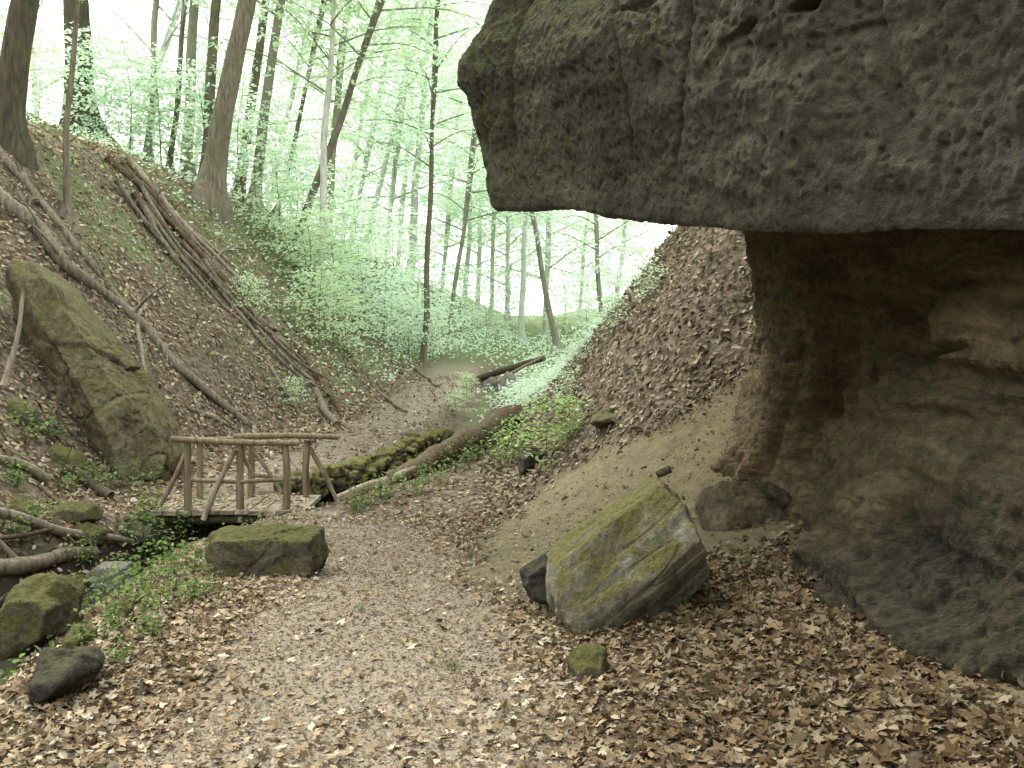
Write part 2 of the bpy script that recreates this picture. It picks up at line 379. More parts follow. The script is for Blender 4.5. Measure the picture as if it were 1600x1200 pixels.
# ------------------------------------------------------------------ leaf building
OV = np.array([(0,0,0),(.3,.27,.08),(.7,.24,.07),(1,0,-.05),(.7,-.24,.07),(.3,-.27,.08)]); OVF = np.array([(0,3,2,1),(0,5,4,3)])[:, ::-1]
ang = np.radians([-150,-118,-85,-62,-38,-18,0,18,38,62,85,118,150])
rad = np.array([.5,.62,.45,.82,.5,.62,1.0,.62,.5,.82,.45,.62,.5])
MP = np.concatenate([[(0,0,0)], np.stack([np.cos(ang)*rad, np.sin(ang)*rad, (rad**2)*.35*np.abs(np.sin(ang))+.1*rad], 1)])*.62
MPF = np.array([(0, k, k+1) for k in range(1, 13)])
def unit(v): return v/(np.linalg.norm(v, axis=-1, keepdims=True)+1e-9)
def leaves(mb, pos, nrm, size, tm, fc, col, curl, heading=None):
    n = len(pos); nrm = unit(nrm)
    r = rng.normal(size=(n, 3)) if heading is None else heading+rng.normal(size=(n, 3))*.35
    t = unit(r-nrm*np.sum(r*nrm, 1)[:, None]); b = np.cross(nrm, t)
    V = pos[:, None, :]+size[:, None, None]*(tm[None, :, 0, None]*t[:, None]+tm[None, :, 1, None]*b[:, None]+(tm[None, :, 2, None]*curl[:, None, None])*nrm[:, None])
    k = len(tm); Fc = (np.arange(n)[:, None, None]*k+fc[None]).reshape(-1, fc.shape[1])
    mb.add(V.reshape(-1, 3), Fc, col=np.repeat(col, k, 0))
PAL = np.array([(.30,.238,.15),(.39,.333,.238),(.197,.142,.082),(.095,.070,.044),(.29,.222,.142),(.25,.192,.122),(.44,.385,.29)])
PW = [.2,.17,.2,.13,.14,.1,.06]
def litter(mb, n, xr, yr, dens, size, lobed, kf=None, tilt=.38, pale=0):
    x = rng.uniform(*xr, n); y = rng.uniform(*yr, n)
    keep = rng.random(n) < dens(x, y); x = x[keep]; y = y[keep]; n = len(x)
    nm = nrmH(x, y); z = H(x, y)
    s = size(x, y)*rng.uniform(.6, 1.3, n)
    pos = np.stack([x, y, z], 1)+nm*(rng.uniform(.004, .03, n)*(.4 if pale else 1))[:, None]
    nn = nm+rng.normal(size=(n, 3))*tilt
    c = PAL[rng.choice(len(PAL), n, p=PW)]*rng.uniform(.7, 1.2, n)[:, None]
    if pale: c = c*(1-pale)+np.array([.355, .30, .225])*pale
    if kf is not None:
        k = kf(x, y); c = c*(k if k.ndim == 2 else k[:, None])
    curl = rng.normal(0, 1.2, n)
    if lobed: leaves(mb, pos, nn, s, MP, MPF, c, curl)
    else: leaves(mb, pos, nn, s, OV, OVF, c, curl)
def dnear(x, y):
    s, p, g_ = masks(x, y); e = np.abs(x) < .62*y+.4
    return e*(1-.97*s)*(1-(.76+.21*sstep(3.2, 4.3, y))*p)*(1-.35*g_)*(x < 2.2)*(np.abs(x-SX(y)) > .6)
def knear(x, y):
    r = sstep(-.1, 1.0, x); k = (1.12-.52*r)*(1+.2*masks(x, y)[1])  # shade by the rock painted in: litter dims and browns to the right
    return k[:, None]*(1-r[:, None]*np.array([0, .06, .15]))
ml = MB()
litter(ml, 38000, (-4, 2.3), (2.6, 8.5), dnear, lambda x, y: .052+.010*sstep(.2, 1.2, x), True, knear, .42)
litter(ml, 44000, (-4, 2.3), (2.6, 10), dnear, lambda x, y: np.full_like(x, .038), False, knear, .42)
litter(ml, 105000, (-2.9, 1.2), (2.6, 10), lambda x, y: masks(x, y)[1]*.85+.08, lambda x, y: rng.uniform(.009, .025, len(x)), False, None, .45, .5)
litter(ml, 3200, (-2.9, 1.2), (2.6, 10), lambda x, y: masks(x, y)[1]*.8, lambda x, y: rng.uniform(.03, .055, len(x)), True, None, .3, .35)
litter(ml, 2600, (.0, 2.2), (5.0, 10.5), lambda x, y: masks(x, y)[0]*.5, lambda x, y: rng.uniform(.02, .045, len(x)), False)
nd_ = 420; pd = np.stack([rng.uniform(-3.95, -2.3, nd_), rng.uniform(10.3, 11.25, nd_), np.full(nd_, -.452)+rng.uniform(0, .012, nd_)], 1)
leaves(ml, pd, np.array([0, 0, 1.])+rng.normal(size=(nd_, 3))*.2, rng.uniform(.03, .075, nd_), OV, OVF, PAL[rng.choice(len(PAL), nd_, p=PW)]*1.25, rng.normal(0, 1, nd_))
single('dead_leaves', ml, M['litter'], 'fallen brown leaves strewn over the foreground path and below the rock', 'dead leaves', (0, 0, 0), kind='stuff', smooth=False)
ml = MB()
litter(ml, 75000, (-14, -3), (7, 30), lambda x, y: (LF(y)-x > -.9)*(LF(y)-x < 6.5)*np.clip(1.1-y/38, .2, 1)*(1-.6*masks(x, y)[2])*sstep(-.5, .1, perlin(np.stack([x*.9, y*.9, x*0+3], 1))+.15), lambda x, y: .056+.002*y, False, lambda x, y: 1.05+.3*perlin(np.stack([x*.7, y*.7, x*0], 1)))
litter(ml, 36000, (-.6, 6), (8.8, 24), lambda x, y: (x-RF(y) > -.5)*(x-RF(y) < 4.2)*(1-.98*masks(x, y)[0])*np.clip(1.4-y/22, .1, 1), lambda x, y: .055+.002*y, False, lambda x, y: .9*np.stack([np.ones_like(x), np.full_like(x, 1.03), np.full_like(x, 1.08)], 1))
litter(ml, 14000, (-5, .2), (9.0, 28), lambda x, y: (1-.6*masks(x, y)[1])*(1-.98*masks(x, y)[0])*(np.abs(x-SX(y)) > .4), lambda x, y: .045+.0015*y, False)
single('dead_leaves', ml, M['litter'], 'dead leaves covering the steep ravine banks beyond the bridge', 'dead leaves', (0, 0, 0), kind='stuff', smooth=False)

# ------------------------------------------------------------------ rock outcrop
def loft(ctrl, prof, C, disp, dense):
    c = np.array(ctrl, float); n = len(c)
    cc = np.concatenate([c[-2:], c, c[:3]]); rows = []
    for i in range(n):
        a, b, d, e = cc[i+1], cc[i+2], cc[i+3], cc[i+4]
        for f_ in np.linspace(0, 1, dense[i], endpoint=False):
            rows.append(.5*((2*b)+(-a+d)*f_+(2*a-5*b+4*d-e)*f_*f_+(-a+3*b-3*d+e)*f_**3))
    U = np.array(rows); pr = prof; nv = len(pr); NU = len(U)
    dirc = np.asarray(C)[None]-U[:, :2]; dist = np.linalg.norm(dirc, axis=1); dirc /= dist[:, None]
    V = np.zeros((nv, NU, 3)); RZ = np.zeros((nv, NU))
    for j, (ins, z, fl, mode) in enumerate(pr):
        inset = ins*(U[:, 3] if mode == 0 else 1)-fl*U[:, 4]
        inset = np.minimum(inset, dist*.97)
        V[j, :, :2] = U[:, :2]+dirc*inset[:, None]
        V[j, :, 2] = U[:, 2]+z; RZ[j] = z
    dv = np.gradient(V, axis=0); du = (np.roll(V, -1, 1)-np.roll(V, 1, 1))
    nm = np.cross(dv, du); nm = unit(nm)
    cen = V-np.array([C[0], C[1], V[..., 2].mean()]); sgn = np.sign(np.sum((nm*cen)[nv//3:2*nv//3]))
    nm *= sgn if sgn else 1
    V2 = V.reshape(-1, 3)+nm.reshape(-1, 3)*disp(V.reshape(-1, 3), RZ.ravel())[:, None]
    idx = np.arange(nv*NU).reshape(nv, NU)
    f = np.stack([idx[:-1], np.roll(idx, -1, 1)[:-1], np.roll(idx, -1, 1)[1:], idx[1:]], -1).reshape(-1, 4)
    mb = MB(); V3 = np.concatenate([V2, V2[-NU:].mean(0)[None], V2[:NU].mean(0)[None]])
    t1 = np.stack([idx[-1], np.roll(idx[-1], -1), np.full(NU, nv*NU)], 1)
    t0 = np.stack([np.roll(idx[0], -1), idx[0], np.full(NU, nv*NU+1)], 1)
    mb.add(V3, f, t1, t0); return mb
rock = thing('rock_outcrop', 'huge dark sandstone outcrop on the right overhanging the path', 'rock', (4, 6, 0))
ctrl = [(-.42,8.0,2.48,1,0),(-.02,7.15,2.40,1,0),(.53,6.14,2.22,.8,0),(1.18,4.9,2.05,.45,0),(1.9,3.55,1.95,.3,0),(2.5,1.9,1.9,.3,0),
        (2.7,0,1.85,.3,0),(2.4,-3,1.8,.3,0),(3.5,-6,1.8,.5,0),(10,-3,2.2,1,0),(9,11,2.6,1,0),(4.6,11.6,2.75,1,0),(2.2,10.6,2.75,1,0),(.4,9.1,2.62,1,0)]  # wall carried on unseen behind the camera, added to block sky light
dense = [130,150,150,150,90,50,24,16,12,12,12,20,30,60]
pp = [(3.4,.34),(2.2,.24),(1.2,.12),(.60,.03),(.40,-.01),(.32,.015),(.285,.08),(.25,.22),(.17,.5),(.08,.8),(0,1.06),(.08,1.28),(.27,1.5),(.50,1.78),(.75,2.3),(.95,2.9),(1.2,4.2),(1.7,5.8),(3.0,6.8)]
cnts = [8,10,10,10,10,8,12,20,20,20,18,16,20,22,20,18,12,6]
prof = []
P_ = np.array(pp); PPs = np.concatenate([[2*P_[0]-P_[1]], P_, [2*P_[-1]-P_[-2]]])
for k in range(len(pp)-1):
    a, b, c_, d_ = PPs[k:k+4]
    for f_ in np.linspace(0, 1, cnts[k], endpoint=False):
        v = .5*((2*b)+(-a+c_)*f_+(2*a-5*b+4*c_-d_)*f_*f_+(-a+3*b-3*c_+d_)*f_**3)
        prof.append((v[0], v[1], 0, 1 if v[1] < .36 and v[0] > .7 else 0))
def d_over(p, rz):
    s = p*np.array([1, 1, 1.9])
    r = .07*perlin(p*.8+3)+.032*fbm(s*1.8+7, 2)+.015*fbm(p*8, 4, .7)
    led = perlin(np.stack([p[:, 0]*.5, p[:, 1]*.5, p[:, 2]*3.0], 1)+11); r += .014*np.sign(led)*np.sqrt(np.abs(led))
    pit = perlin(p*np.array([3.0, 3.0, 7])+21); up = sstep(.75, 1.15, rz)*sstep(7.3, 5, p[:, 1])
    r -= .12*sstep(.38, .58, pit)*up
    pit2 = perlin(p*np.array([10, 10, 14.])+41); r -= .024*sstep(.36, .56, pit2)*(.35+.65*up)
    pit3 = perlin(p*np.array([22, 22, 26.])+91); r -= .012*sstep(.25, .5, pit3)
    top = sstep(1.2, 1.7, rz); r += top*.05*fbm(p*np.array([1.6, 1.6, 3])+60, 3)
    ve = perlin(np.stack([p[:, 0]*1.1-p[:, 1]*.6, p[:, 1]*0, p[:, 2]*.25], 1)+71); r -= .05*np.exp(-(ve/.025)**2)*sstep(.2, .6, rz)
    und = sstep(.3, .0, rz); return r*(1-.6*und)
part('overhang', loft(ctrl, prof, (4.6, 5.3), d_over, dense), M['overhang'], rock, label='rough grey overhanging slab of the outcrop with moss on its tip')
ctrl = [(2.42,9.65,0,1,.42),(2.30,9.05,0,1,.58),(2.24,8.25,0,1,.46),(2.42,7.4,0,1,.34),(2.25,6.6,0,1,.28),(2.12,5.7,0,1,.34),(2.08,4.8,0,1,.44),(2.12,4.0,0,1,.40),(2.4,3.1,0,1,.4),
        (2.9,1.4,0,1,.3),(3.1,0,0,1,.3),(3.2,-3,0,1,.4),(8,-3,0,1,.4),(9,9,0,1,.4),(5.5,11,0,1,.4),(3.3,10.5,0,1,.35)]
dense = [70,80,90,100,120,140,140,130,70,30,14,12,12,12,14,30]
zz = [-.8,-.2,.1,.3,.5,.75,1.0,1.3,1.6,1.85,2.05,2.3,2.6,3.0]
ins = [0,0,0,0,0,.0,.03,.10,.12,.08,.09,.02,-.08,-.12]; fl = [1.6,1.45,1.25,1.0,.65,.32,.1,0,0,0,0,0,0,.0]
zs = np.linspace(-.8, 3.0, 280)
k_ = np.ones(15)/15
I_ = np.convolve(np.pad(np.interp(zs, zz, ins), 7, 'edge'), k_, 'valid'); Fl = np.convolve(np.pad(np.interp(zs, zz, fl), 7, 'edge'), k_, 'valid')
prof = [(I_[j], zs[j], Fl[j], 1) for j in range(len(zs))]
def d_stem(p, rz):
    w_ = perlin(p*.7)*.15; rt = sstep(8.0, 7.0, p[:, 1])
    r = .08*perlin(p*np.array([1.0, 1.0, .6])+2)+.035*fbm(p*np.array([1.5, 1.5, 2.5])+7, 3)+.02*fbm(p*8, 4, .72)
    zl = np.stack([p[:, 0]*.35, p[:, 1]*.35, (p[:, 2]+w_)*3.2], 1); mk = sstep(-.25, .3, perlin(p*.9+33))
    r += (.025+.030*rt)*np.tanh(perlin(zl+14)*8)*sstep(.5, 1.1, p[:, 2])*(.35+.65*mk)
    zl = np.stack([p[:, 0]*.6, p[:, 1]*.6, (p[:, 2]+w_)*9], 1); r += (.005+.011*rt)*np.tanh(perlin(zl+50)*7)
    for z0, dp in ((1.80, .10), (1.48, .07), (1.15, .05), (2.02, .06)):
        br_ = sstep(-.2, .2, perlin(np.stack([p[:, 0]*.8, p[:, 1]*.8, p[:, 2]*0+z0*9], 1)))
        r -= dp*br_*np.exp(-((p[:, 2]+w_*1.5-z0)/.024)**2)*rt
    hol = np.exp(-(((p[:, 1]-7.35)/.2)**2)-(((p[:, 2]-.85)/.36)**2)); r -= .34*hol
    hol = np.exp(-(((p[:, 1]-7.9)/.09)**2)-(((p[:, 2]-.9)/.6)**2)); r -= .10*hol
    hol = np.exp(-(((p[:, 1]-6.2)/.3)**2)-(((p[:, 2]-1.2)/.14)**2)); r -= .09*hol
    hol = np.exp(-(((p[:, 1]-5.3)/.4)**2)-(((p[:, 2]-1.5)/.12)**2)); r -= .11*hol
    cg = np.sin(p[:, 1]*11+perlin(p*2)*2)*sstep(.9, .2, p[:, 2])*sstep(7.2, 8.2, p[:, 1]); r += .05*cg
    low = sstep(1.1, .5, p[:, 2])*sstep(7.5, 6, p[:, 1]); bl = perlin(p*np.array([1.4, 1.4, 2.8])+80)
    r += low*(.075*fbm(p*2.6+50, 5, .62)+.05*np.tanh(bl*6)); return r
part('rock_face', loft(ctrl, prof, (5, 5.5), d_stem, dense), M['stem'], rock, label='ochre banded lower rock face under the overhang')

# ------------------------------------------------------------------ loose rocks
_ico = {}
def ico(n):
    if n not in _ico:
        bm = bmesh.new(); bmesh.ops.create_icosphere(bm, subdivisions=n, radius=1)
        bm.verts.ensure_lookup_table()
        _ico[n] = (np.array([v.co[:] for v in bm.verts]), np.array([[v.index for v in f.verts] for f in bm.faces])); bm.free()
    return _ico[n]
def rock_verts(planes, n=6, p=30, amp=.03, fr=5, seed=0, axis=None, strata=0, block=0, bf=2.5):
    D, Fc = ico(n); Nn = np.array([q[:3] for q in planes]); d = np.array([q[3] for q in planes])
    a = np.maximum(D@Nn.T, 0)/d; mxa = a.max(1); r = 1/(mxa*np.sum((a/mxa[:, None])**p, 1)**(1/p)); V = D*r[:, None]
    q = V.copy()
    if axis is not None:
        ax = np.array(axis, float); ax /= np.linalg.norm(ax); q = q-(q@ax)[:, None]*ax*.82
    nz_ = fbm(q*fr+seed*3.7, 4, .55); nz2 = perlin(q*fr*.5+seed*9.1)
    led = np.tanh(perlin(q*fr*.9+seed*5)*7)
    r = nz_*amp+nz2*amp*1.3+led*amp*.6
    if strata: r = r+strata*np.tanh(perlin(q*fr*2.2+seed*2.3)*9)*.6-strata*1.2*np.exp(-(perlin(q*fr*1.3+seed)/.04)**2)
    if block:
        rg = np.random.default_rng(seed)
        cs = rg.normal(size=(26, 3))*np.abs(V).max(0)*.75
        dd = np.linalg.norm(V[:, None]-cs[None], axis=2); o = np.argsort(dd, axis=1)[:, :2]
        d1 = np.take_along_axis(dd, o, 1); hts = rg.uniform(-1, .6, 26); tl = rg.normal(size=(26, 3))*1.2
        k = o[:, 0]; r = r+block*(hts[k]+np.sum((V-cs[k])*tl[k], 1))-block*.5*np.exp(-((d1[:, 1]-d1[:, 0])/.025)**2)
    return V+D*r[:, None], Fc
def rock_px(name, label, outline, Y, depth, material, front=(0, .15), n=6, p=30, amp=.03, fr=5, seed=1, axis=None, group=None, cat='rock', ch=.35, extra=(), strata=0, block=0):
    o = np.array(outline, float); cxy = o.mean(0); s = Y/F
    uv = np.stack([(o[:, 0]-cxy[0])*s, -(o[:, 1]-cxy[1])*s], 1)
    ar = np.sum(uv[:, 0]*np.roll(uv[:, 1], -1)-np.roll(uv[:, 0], -1)*uv[:, 1])
    if ar < 0: uv = uv[::-1]
    pl = []
    for k in range(len(uv)):
        a, b = uv[k], uv[(k+1) % len(uv)]; e = b-a; nn = np.array([e[1], -e[0]])/np.linalg.norm(e); d = max(float(nn@a), .03)
        pl.append((nn[0], -ch, nn[1], d)); pl.append((nn[0], ch, nn[1], d))
    pl.append((front[0], -1, front[1], depth*.5)); pl.append((.1, 1, 0, depth*.5))
    for e in extra: pl.append((e[0], e[1], e[2], e[3]*depth))
    V, Fc = rock_verts(pl, n, p, amp, fr, seed, axis, strata, block)
    c = at(cxy[0], cxy[1], Y); V = V+c; loc = np.array([c[0], c[1], V[:, 2].min()])
    mb = MB(); mb.add(V, Fc); return single(name, mb, material, label, cat, loc, group)
rock_px('boulder', 'large slanting boulder with yellow moss lying beside the path below the overhang',
        [(1032,742),(1062,772),(1090,830),(1110,890),(1060,950),(965,998),(893,998),(853,935),(858,868),(950,800)], 5.15, .72, M['boulder'], (-.28, .72), 7, 60, .016, 5.0, 3, (.72, .12, .62), ch=.1,
        extra=[(.55, -1, -.45, .54), (.12, -1, .12, .50)], strata=.009)
rock_px('stone', 'small dark stone wedged against the left side of the big boulder', [(815,890),(850,865),(875,900),(870,945),(830,940),(810,915)], 5.35, .2, M['rock_dark'], n=5, amp=.015, fr=9, seed=4)
rock_px('stone', 'low mossy stone half buried in leaves in front of the big boulder', [(880,1025),(905,1004),(950,1008),(960,1045),(945,1085),(885,1085)], 4.15, .3, M['rock_moss'], n=5, p=40, amp=.008, fr=9, seed=5)
rock_px('boulder', 'squat sandy brown boulder at the foot of the rock face', [(1085,795),(1112,758),(1180,748),(1235,775),(1245,845),(1165,865),(1095,840)], 6.9, .7, M['rock_red'], n=6, p=24, amp=.03, fr=4, seed=6, strata=.012)
rock_px('stone', 'small flat dark stone lying on the sand slope', [(1025,738),(1045,728),(1052,738),(1030,746)], 7.9, .12, M['rock_dark'], n=4, amp=.008, fr=9, seed=7)
def rk(name, label, outline, depth, material, mode='base', fwd=0, **kw):
    o = np.array(outline, float); cx = o[:, 0].mean()
    q = hit(cx, o[:, 1].max()-6) if mode == 'base' else hit(cx, o[:, 1].mean())
    return rock_px(name, label, outline, q[1]-fwd+(depth*.35 if mode == 'base' else 0), depth, material, **kw)
rk('stone_block', 'flat topped mossy stone block at the left edge of the path', [(330,835),(338,828),(430,824),(500,828),(513,872),(500,898),(400,908),(332,908)], .5, M['rock_moss'], front=(0, .08), p=60, amp=.014, fr=6, seed=8, ch=.12, strata=.010)
rk('boulder', 'big angular tan slab leaning down the left slope towards the bridge', [(38,418),(75,426),(142,505),(200,568),(250,640),(280,708),(272,750),(205,738),(110,708),(62,630),(24,520)], 1.5, M['rock_left'], 'mid', fwd=.45, front=(.15, .55), n=7, p=200, amp=.016, fr=4, seed=12, ch=.08, extra=[(-.85, -1, -.25, .42), (1.0, -.9, .35, .75)], strata=.016, block=.06)
rk('boulder', 'lower broken corner of tan rock at the right end of the big angular slab', [(195,640),(235,625),(262,665),(280,712),(270,748),(215,738),(200,700)], .8, M['rock_left'], 'mid', fwd=.75, front=(.3, .3), n=6, p=120, amp=.012, fr=4, seed=19, ch=.08, strata=.012, block=.03)
rk('boulder', 'mossy cube shaped boulder at the left edge beside the stream', [(12,940),(40,908),(95,900),(122,930),(110,985),(60,1018),(12,1028)], .5, M['rock_moss'], p=40, amp=.020, fr=6, seed=11, ch=.2)
rk('boulder', 'dark damp boulder below the mossy cube shaped one', [(48,1050),(75,1015),(135,1012),(158,1045),(120,1090),(60,1108)], .4, M['rock_dark'], p=24, amp=.02, fr=6, seed=12)
rk('stone', 'moss capped stone between the dark boulder and the mossy cube', [(92,1000),(110,978),(145,985),(150,1012),(105,1025)], .22, M['rock_moss'], n=5, p=20, amp=.015, fr=8, seed=13)
rk('stone_block', 'pale grey squared stone at the end of the two logs', [(138,893),(160,880),(203,880),(207,915),(175,935),(140,933)], .3, M['rock_grey'], p=60, amp=.008, fr=8, seed=14, ch=.1)
rk('stone', 'upper mossy stone of the pile left of the bridge', [(80,800),(105,782),(150,787),(160,812),(120,824),(85,820)], .35, M['rock_moss'], n=5, p=40, amp=.015, fr=5, seed=15)
rk('stone', 'lower mossy stone of the pile left of the bridge', [(90,830),(140,812),(166,828),(160,852),(100,856)], .35, M['rock_moss'], n=5, p=40, amp=.015, fr=5, seed=16)
rk('stone', 'dark stone at the base of the mossy pile near the bridge deck', [(165,835),(195,815),(240,825),(248,850),(200,858)], .35, M['rock_dark'], n=5, p=40, amp=.015, fr=5, seed=26)
rk('stone', 'mossy hump of stone on the left bank below the big slab', [(62,710),(90,690),(125,705),(140,735),(80,737)], .4, M['rock_moss'], n=5, p=20, amp=.02, fr=4, seed=17)
rk('stone', 'mossy stone between the grey log and the short log at the left', [(5,790),(30,772),(62,785),(66,808),(15,812)], .35, M['rock_moss'], n=5, p=30, amp=.02, fr=5, seed=27)
rk('stone', 'dark wet stone in the stream bed below the thick log', [(0,935),(14,925),(12,975),(0,985),(-20,960)], .3, M['rock_dark'], n=5, p=30, amp=.02, fr=5, seed=28)
rk('stone', 'small mossy stone beside the thick log near the grey squared one', [(100,905),(122,895),(138,908),(130,925),(104,925)], .2, M['rock_moss'], n=5, p=30, amp=.015, fr=7, seed=29)
rk('stone', 'mossy stone lodged in the left bank under the top of the big slab', [(0,630),(30,620),(60,640),(55,668),(5,668)], .4, M['rock_moss'], 'mid', n=5, p=30, amp=.02, fr=5, seed=30)
rk('stone', 'dark stone under the grey log between the mossy pile and the left edge', [(30,862),(52,850),(80,858),(82,878),(36,880)], .25, M['rock_dark'], n=5, p=30, amp=.015, fr=7, seed=31)
rk('stone', 'moss topped stone on the path side of the stream bank near the herbs', [(160,948),(185,935),(212,948),(208,972),(165,975)], .2, M['rock_moss'], n=5, p=20, amp=.015, fr=7, seed=32)
rk('stone', 'brownish stone sticking out of the right leafy bank', [(922,648),(945,636),(985,644),(992,662),(940,670),(920,662)], .5, M['rock_left'], 'mid', n=5, amp=.02, fr=5, seed=18)
rk('stone', 'dark stone under the green shrub on the right bank', [(808,712),(830,696),(856,704),(848,728),(815,742)], .35, M['rock_dark'], n=5, amp=.02, fr=5, seed=20)
rk('stone', 'left stone propping the far log over the stream', [(752,602),(768,588),(778,588),(778,612),(755,616)], .6, M['rock_grey'], n=4, amp=.03, fr=5, seed=21)
rk('stone', 'right stone propping the far log over the stream', [(780,598),(792,582),(806,584),(806,612),(782,614)], .6, M['rock_grey'], n=4, amp=.03, fr=5, seed=22)

# dry stone wall beside the stream
A = at(450, 772, 11.6); B = at(704, 684, 16.8); A[2] = -.64; B[2] = -.54
wm = MB(); Dv, Fv = ico(4)
for c in range(64):
    t = c/63; top = .29*(1-.25*t)+.035*math.sin(c*.9)+random.uniform(-.03, .03)
    for r_ in range(3):
        q = A+(B-A)*(t+random.uniform(-.008, .008)); q = q+np.array([math.sin(t*5)*.12, 0, top*(r_+.4)/3])
        q[0] += random.uniform(-.10, .10); sz = np.array([random.uniform(.06, .13), random.uniform(.07, .17), top/3*random.uniform(.5, .9)])
        v = np.sign(Dv)*np.abs(Dv)**.5*sz; v = v+Dv*(fbm(v*12+c*2.1+r_*7, 3)*.035)[:, None]
        wm.add(v+q, Fv)
single('stone_wall', wm, M['wall_moss'], 'low mossy dry stone wall holding the path above the stream', 'stone wall', A)

# ------------------------------------------------------------------ logs
def on_ground(pl, lift=0):
    out_ = []
    for q in pl:
        h_ = hit(q[0], q[1]); out_.append(h_+np.array([0, 0, lift+(q[2] if len(q) > 2 else 0)]))
    return np.array(out_)
def log(name, label, pl, w0, w1, material='log', group=None, branches=0, lift=None, rough=.12, cat='log', n=24, P=None, wob=1):
    if P is None: P = on_ground(pl); free = False
    else: P = np.array(P); free = True
    Ym = P[:, 1].mean(); r0 = w0/2/F*Ym; r1 = w1/2/F*Ym
    if not free: P[:, 2] += r0*.5 if lift is None else lift
    Q = catmull(P, n); Q += np.stack([perlin(Q*1.3+k*9) for k in range(3)], 1)*min(.06, r0)*wob
    mb = MB(); tube(mb, Q, np.linspace(r0, r1, n), 12, rough, 5)
    for k in range(branches):
        i = random.randrange(3, n-3); d = np.array([random.uniform(-1, 1), random.uniform(-.6, .2), random.uniform(.4, 1)]); ln = random.uniform(.3, .9)
        tube(mb, catmull([Q[i], Q[i]+d*ln*.5+np.array([0, 0, .05]), Q[i]+d*ln], 6), np.linspace(r1*.6, r1*.15, 6), 5)
    return single(name, mb, M[material], label, cat, Q[0], group)
log('fallen_log', 'longest grey fallen log slanting down the left slope from the frame edge', [(-20,300),(60,370),(110,430),(200,495),(290,590),(385,668)], 25, 12, branches=5)
log('fallen_log', 'thinner fallen log above the longest one at the left frame edge', [(-20,215),(40,290),(100,365),(160,440),(205,490)], 14, 9, branches=3)
log('fallen_log', 'thick dark stem at the top of the brushwood pile on the left slope', [(165,250),(225,300),(285,360),(345,430)], 14, 8, 'log_rot', branches=3)
SB = 'straight bare branch in the brushwood pile on the left slope'; GB = 'branches of the brushwood pile'
for k in range(18):
    t = random.uniform(0, .45); dx = random.uniform(-22, 34); x0, y0 = 170+350*t, 255+395*t; ln = random.uniform(.35, .6); w_ = random.uniform(5, 9)
    pts = [(x0+dx*(.4+.6*min(1, u*2+.3))+350*ln*u+random.uniform(-9, 9), y0-dx*.5+395*ln*u+18*math.sin(u*3.1)) for u in (0, .35, .7, 1)]
    log('fallen_branch', SB, pts, w_+1, w_*.5, random.choice(['log', 'log', 'log', 'log_rot', 'log_pale']), GB, 2, lift=random.uniform(.03, .2), cat='branch')
log('fallen_log', 'straight pale log running down to the path behind the bridge', [(415,500),(455,560),(500,630),(525,668)], 13, 10, 'log', branches=1)
log('fallen_log', 'dark log right of the straight pale one behind the bridge', [(465,550),(500,600),(535,648)], 10, 8, 'log_rot', branches=1)
log('fallen_branch', 'short crooked branch left of the straight pale log behind the bridge', [(415,560),(440,610),(470,650)], 8, 5, 'log', branches=2, cat='branch')
log('fallen_branch', 'bare stick lying on the bank above the far path', [(550,575),(590,612),(635,645)], 7, 5, 'log', cat='branch')
log('fallen_branch', 'thin stick beside the far path next to the saplings', [(640,570),(662,588),(685,606)], 7, 5, 'log', cat='branch')
log('fallen_branch', 'crooked branch hanging below the longest fallen log', [(215,520),(225,580),(240,620),(262,650)], 7, 4, 'log', cat='branch', lift=.15)
log('fallen_branch', 'thin branch beneath the end of the longest fallen log', [(290,640),(330,655),(372,675)], 8, 5, 'log', cat='branch')
log('fallen_branch', 'curved twiggy branch between the brushwood pile and the longest fallen log', [(260,400),(310,420),(355,400),(390,395)], 6, 3, 'log', cat='branch', lift=.1, branches=2)
log('fallen_log', 'grey log at the left frame edge ending at the pale squared stone', [(-30,815),(60,838),(130,858),(208,868)], 18, 11, 'log', lift=.10)
log('fallen_log', 'thick bleached log lying below the grey log at the left edge', [(-30,905),(40,893),(100,880),(150,876)], 30, 20, 'log', lift=.05, branches=1)
log('fallen_log', 'thin crooked stick crossing between the two logs at the left edge', [(-20,870),(40,862),(90,850),(120,870)], 9, 5, 'log_rot', lift=.12)
log('fallen_log', 'short log among leaves at the left edge below the big slab', [(-15,720),(35,735),(75,758)], 18, 14, 'log', lift=.03)
log('fallen_log', 'mossy log lying right of the short log near the bridge', [(95,738),(135,758),(172,780)], 20, 16, 'bark_dark', lift=.03)
log('fallen_branch', 'dark branch slanting from the mossy pile down into the stream', [(60,775),(95,800),(130,845),(150,880)], 9, 5, 'log_rot', lift=.1, cat='branch', branches=1)
log('fallen_log', 'rotten brown log lying along the stream right of the stone wall', None, 40, 24, 'log_rot', rough=.3, P=[at(805,648,16.3), at(740,682,14.6), at(690,708,13.6), at(645,735,12.8), at(600,755,12.1)])
log('dead_wood', 'pale twisted root at the lower end of the rotten brown log', None, 16, 9, 'log_pale', cat='root', P=[at(665,718,13.1), at(615,748,12.2), at(570,762,11.7), at(526,778,11.4)])
log('dead_wood', 'dark root tip curling beside the bridge below the pale root', None, 13, 8, 'log_rot', cat='root', P=[at(612,758,12.0), at(560,772,11.5), at(520,790,11.2)])
log('fallen_log', 'far dark log lying across the stream on two stones', None, 12, 9, 'bark_dark', P=[at(738,595,28.5), at(790,578,27.4), at(850,560,26.2)], wob=.2)
log('fallen_branch', 'pale branch lying over the far log across the stream', None, 6, 4, 'log_pale', P=[at(775,598,27.2), at(810,578,26.6), at(850,556,26)], cat='branch')
log('twig', 'thin twig hanging over the dark boulder at lower left', [(165,1010),(140,1060),(110,1085),(70,1100)], 5, 3, 'log', cat='twig', lift=.03)
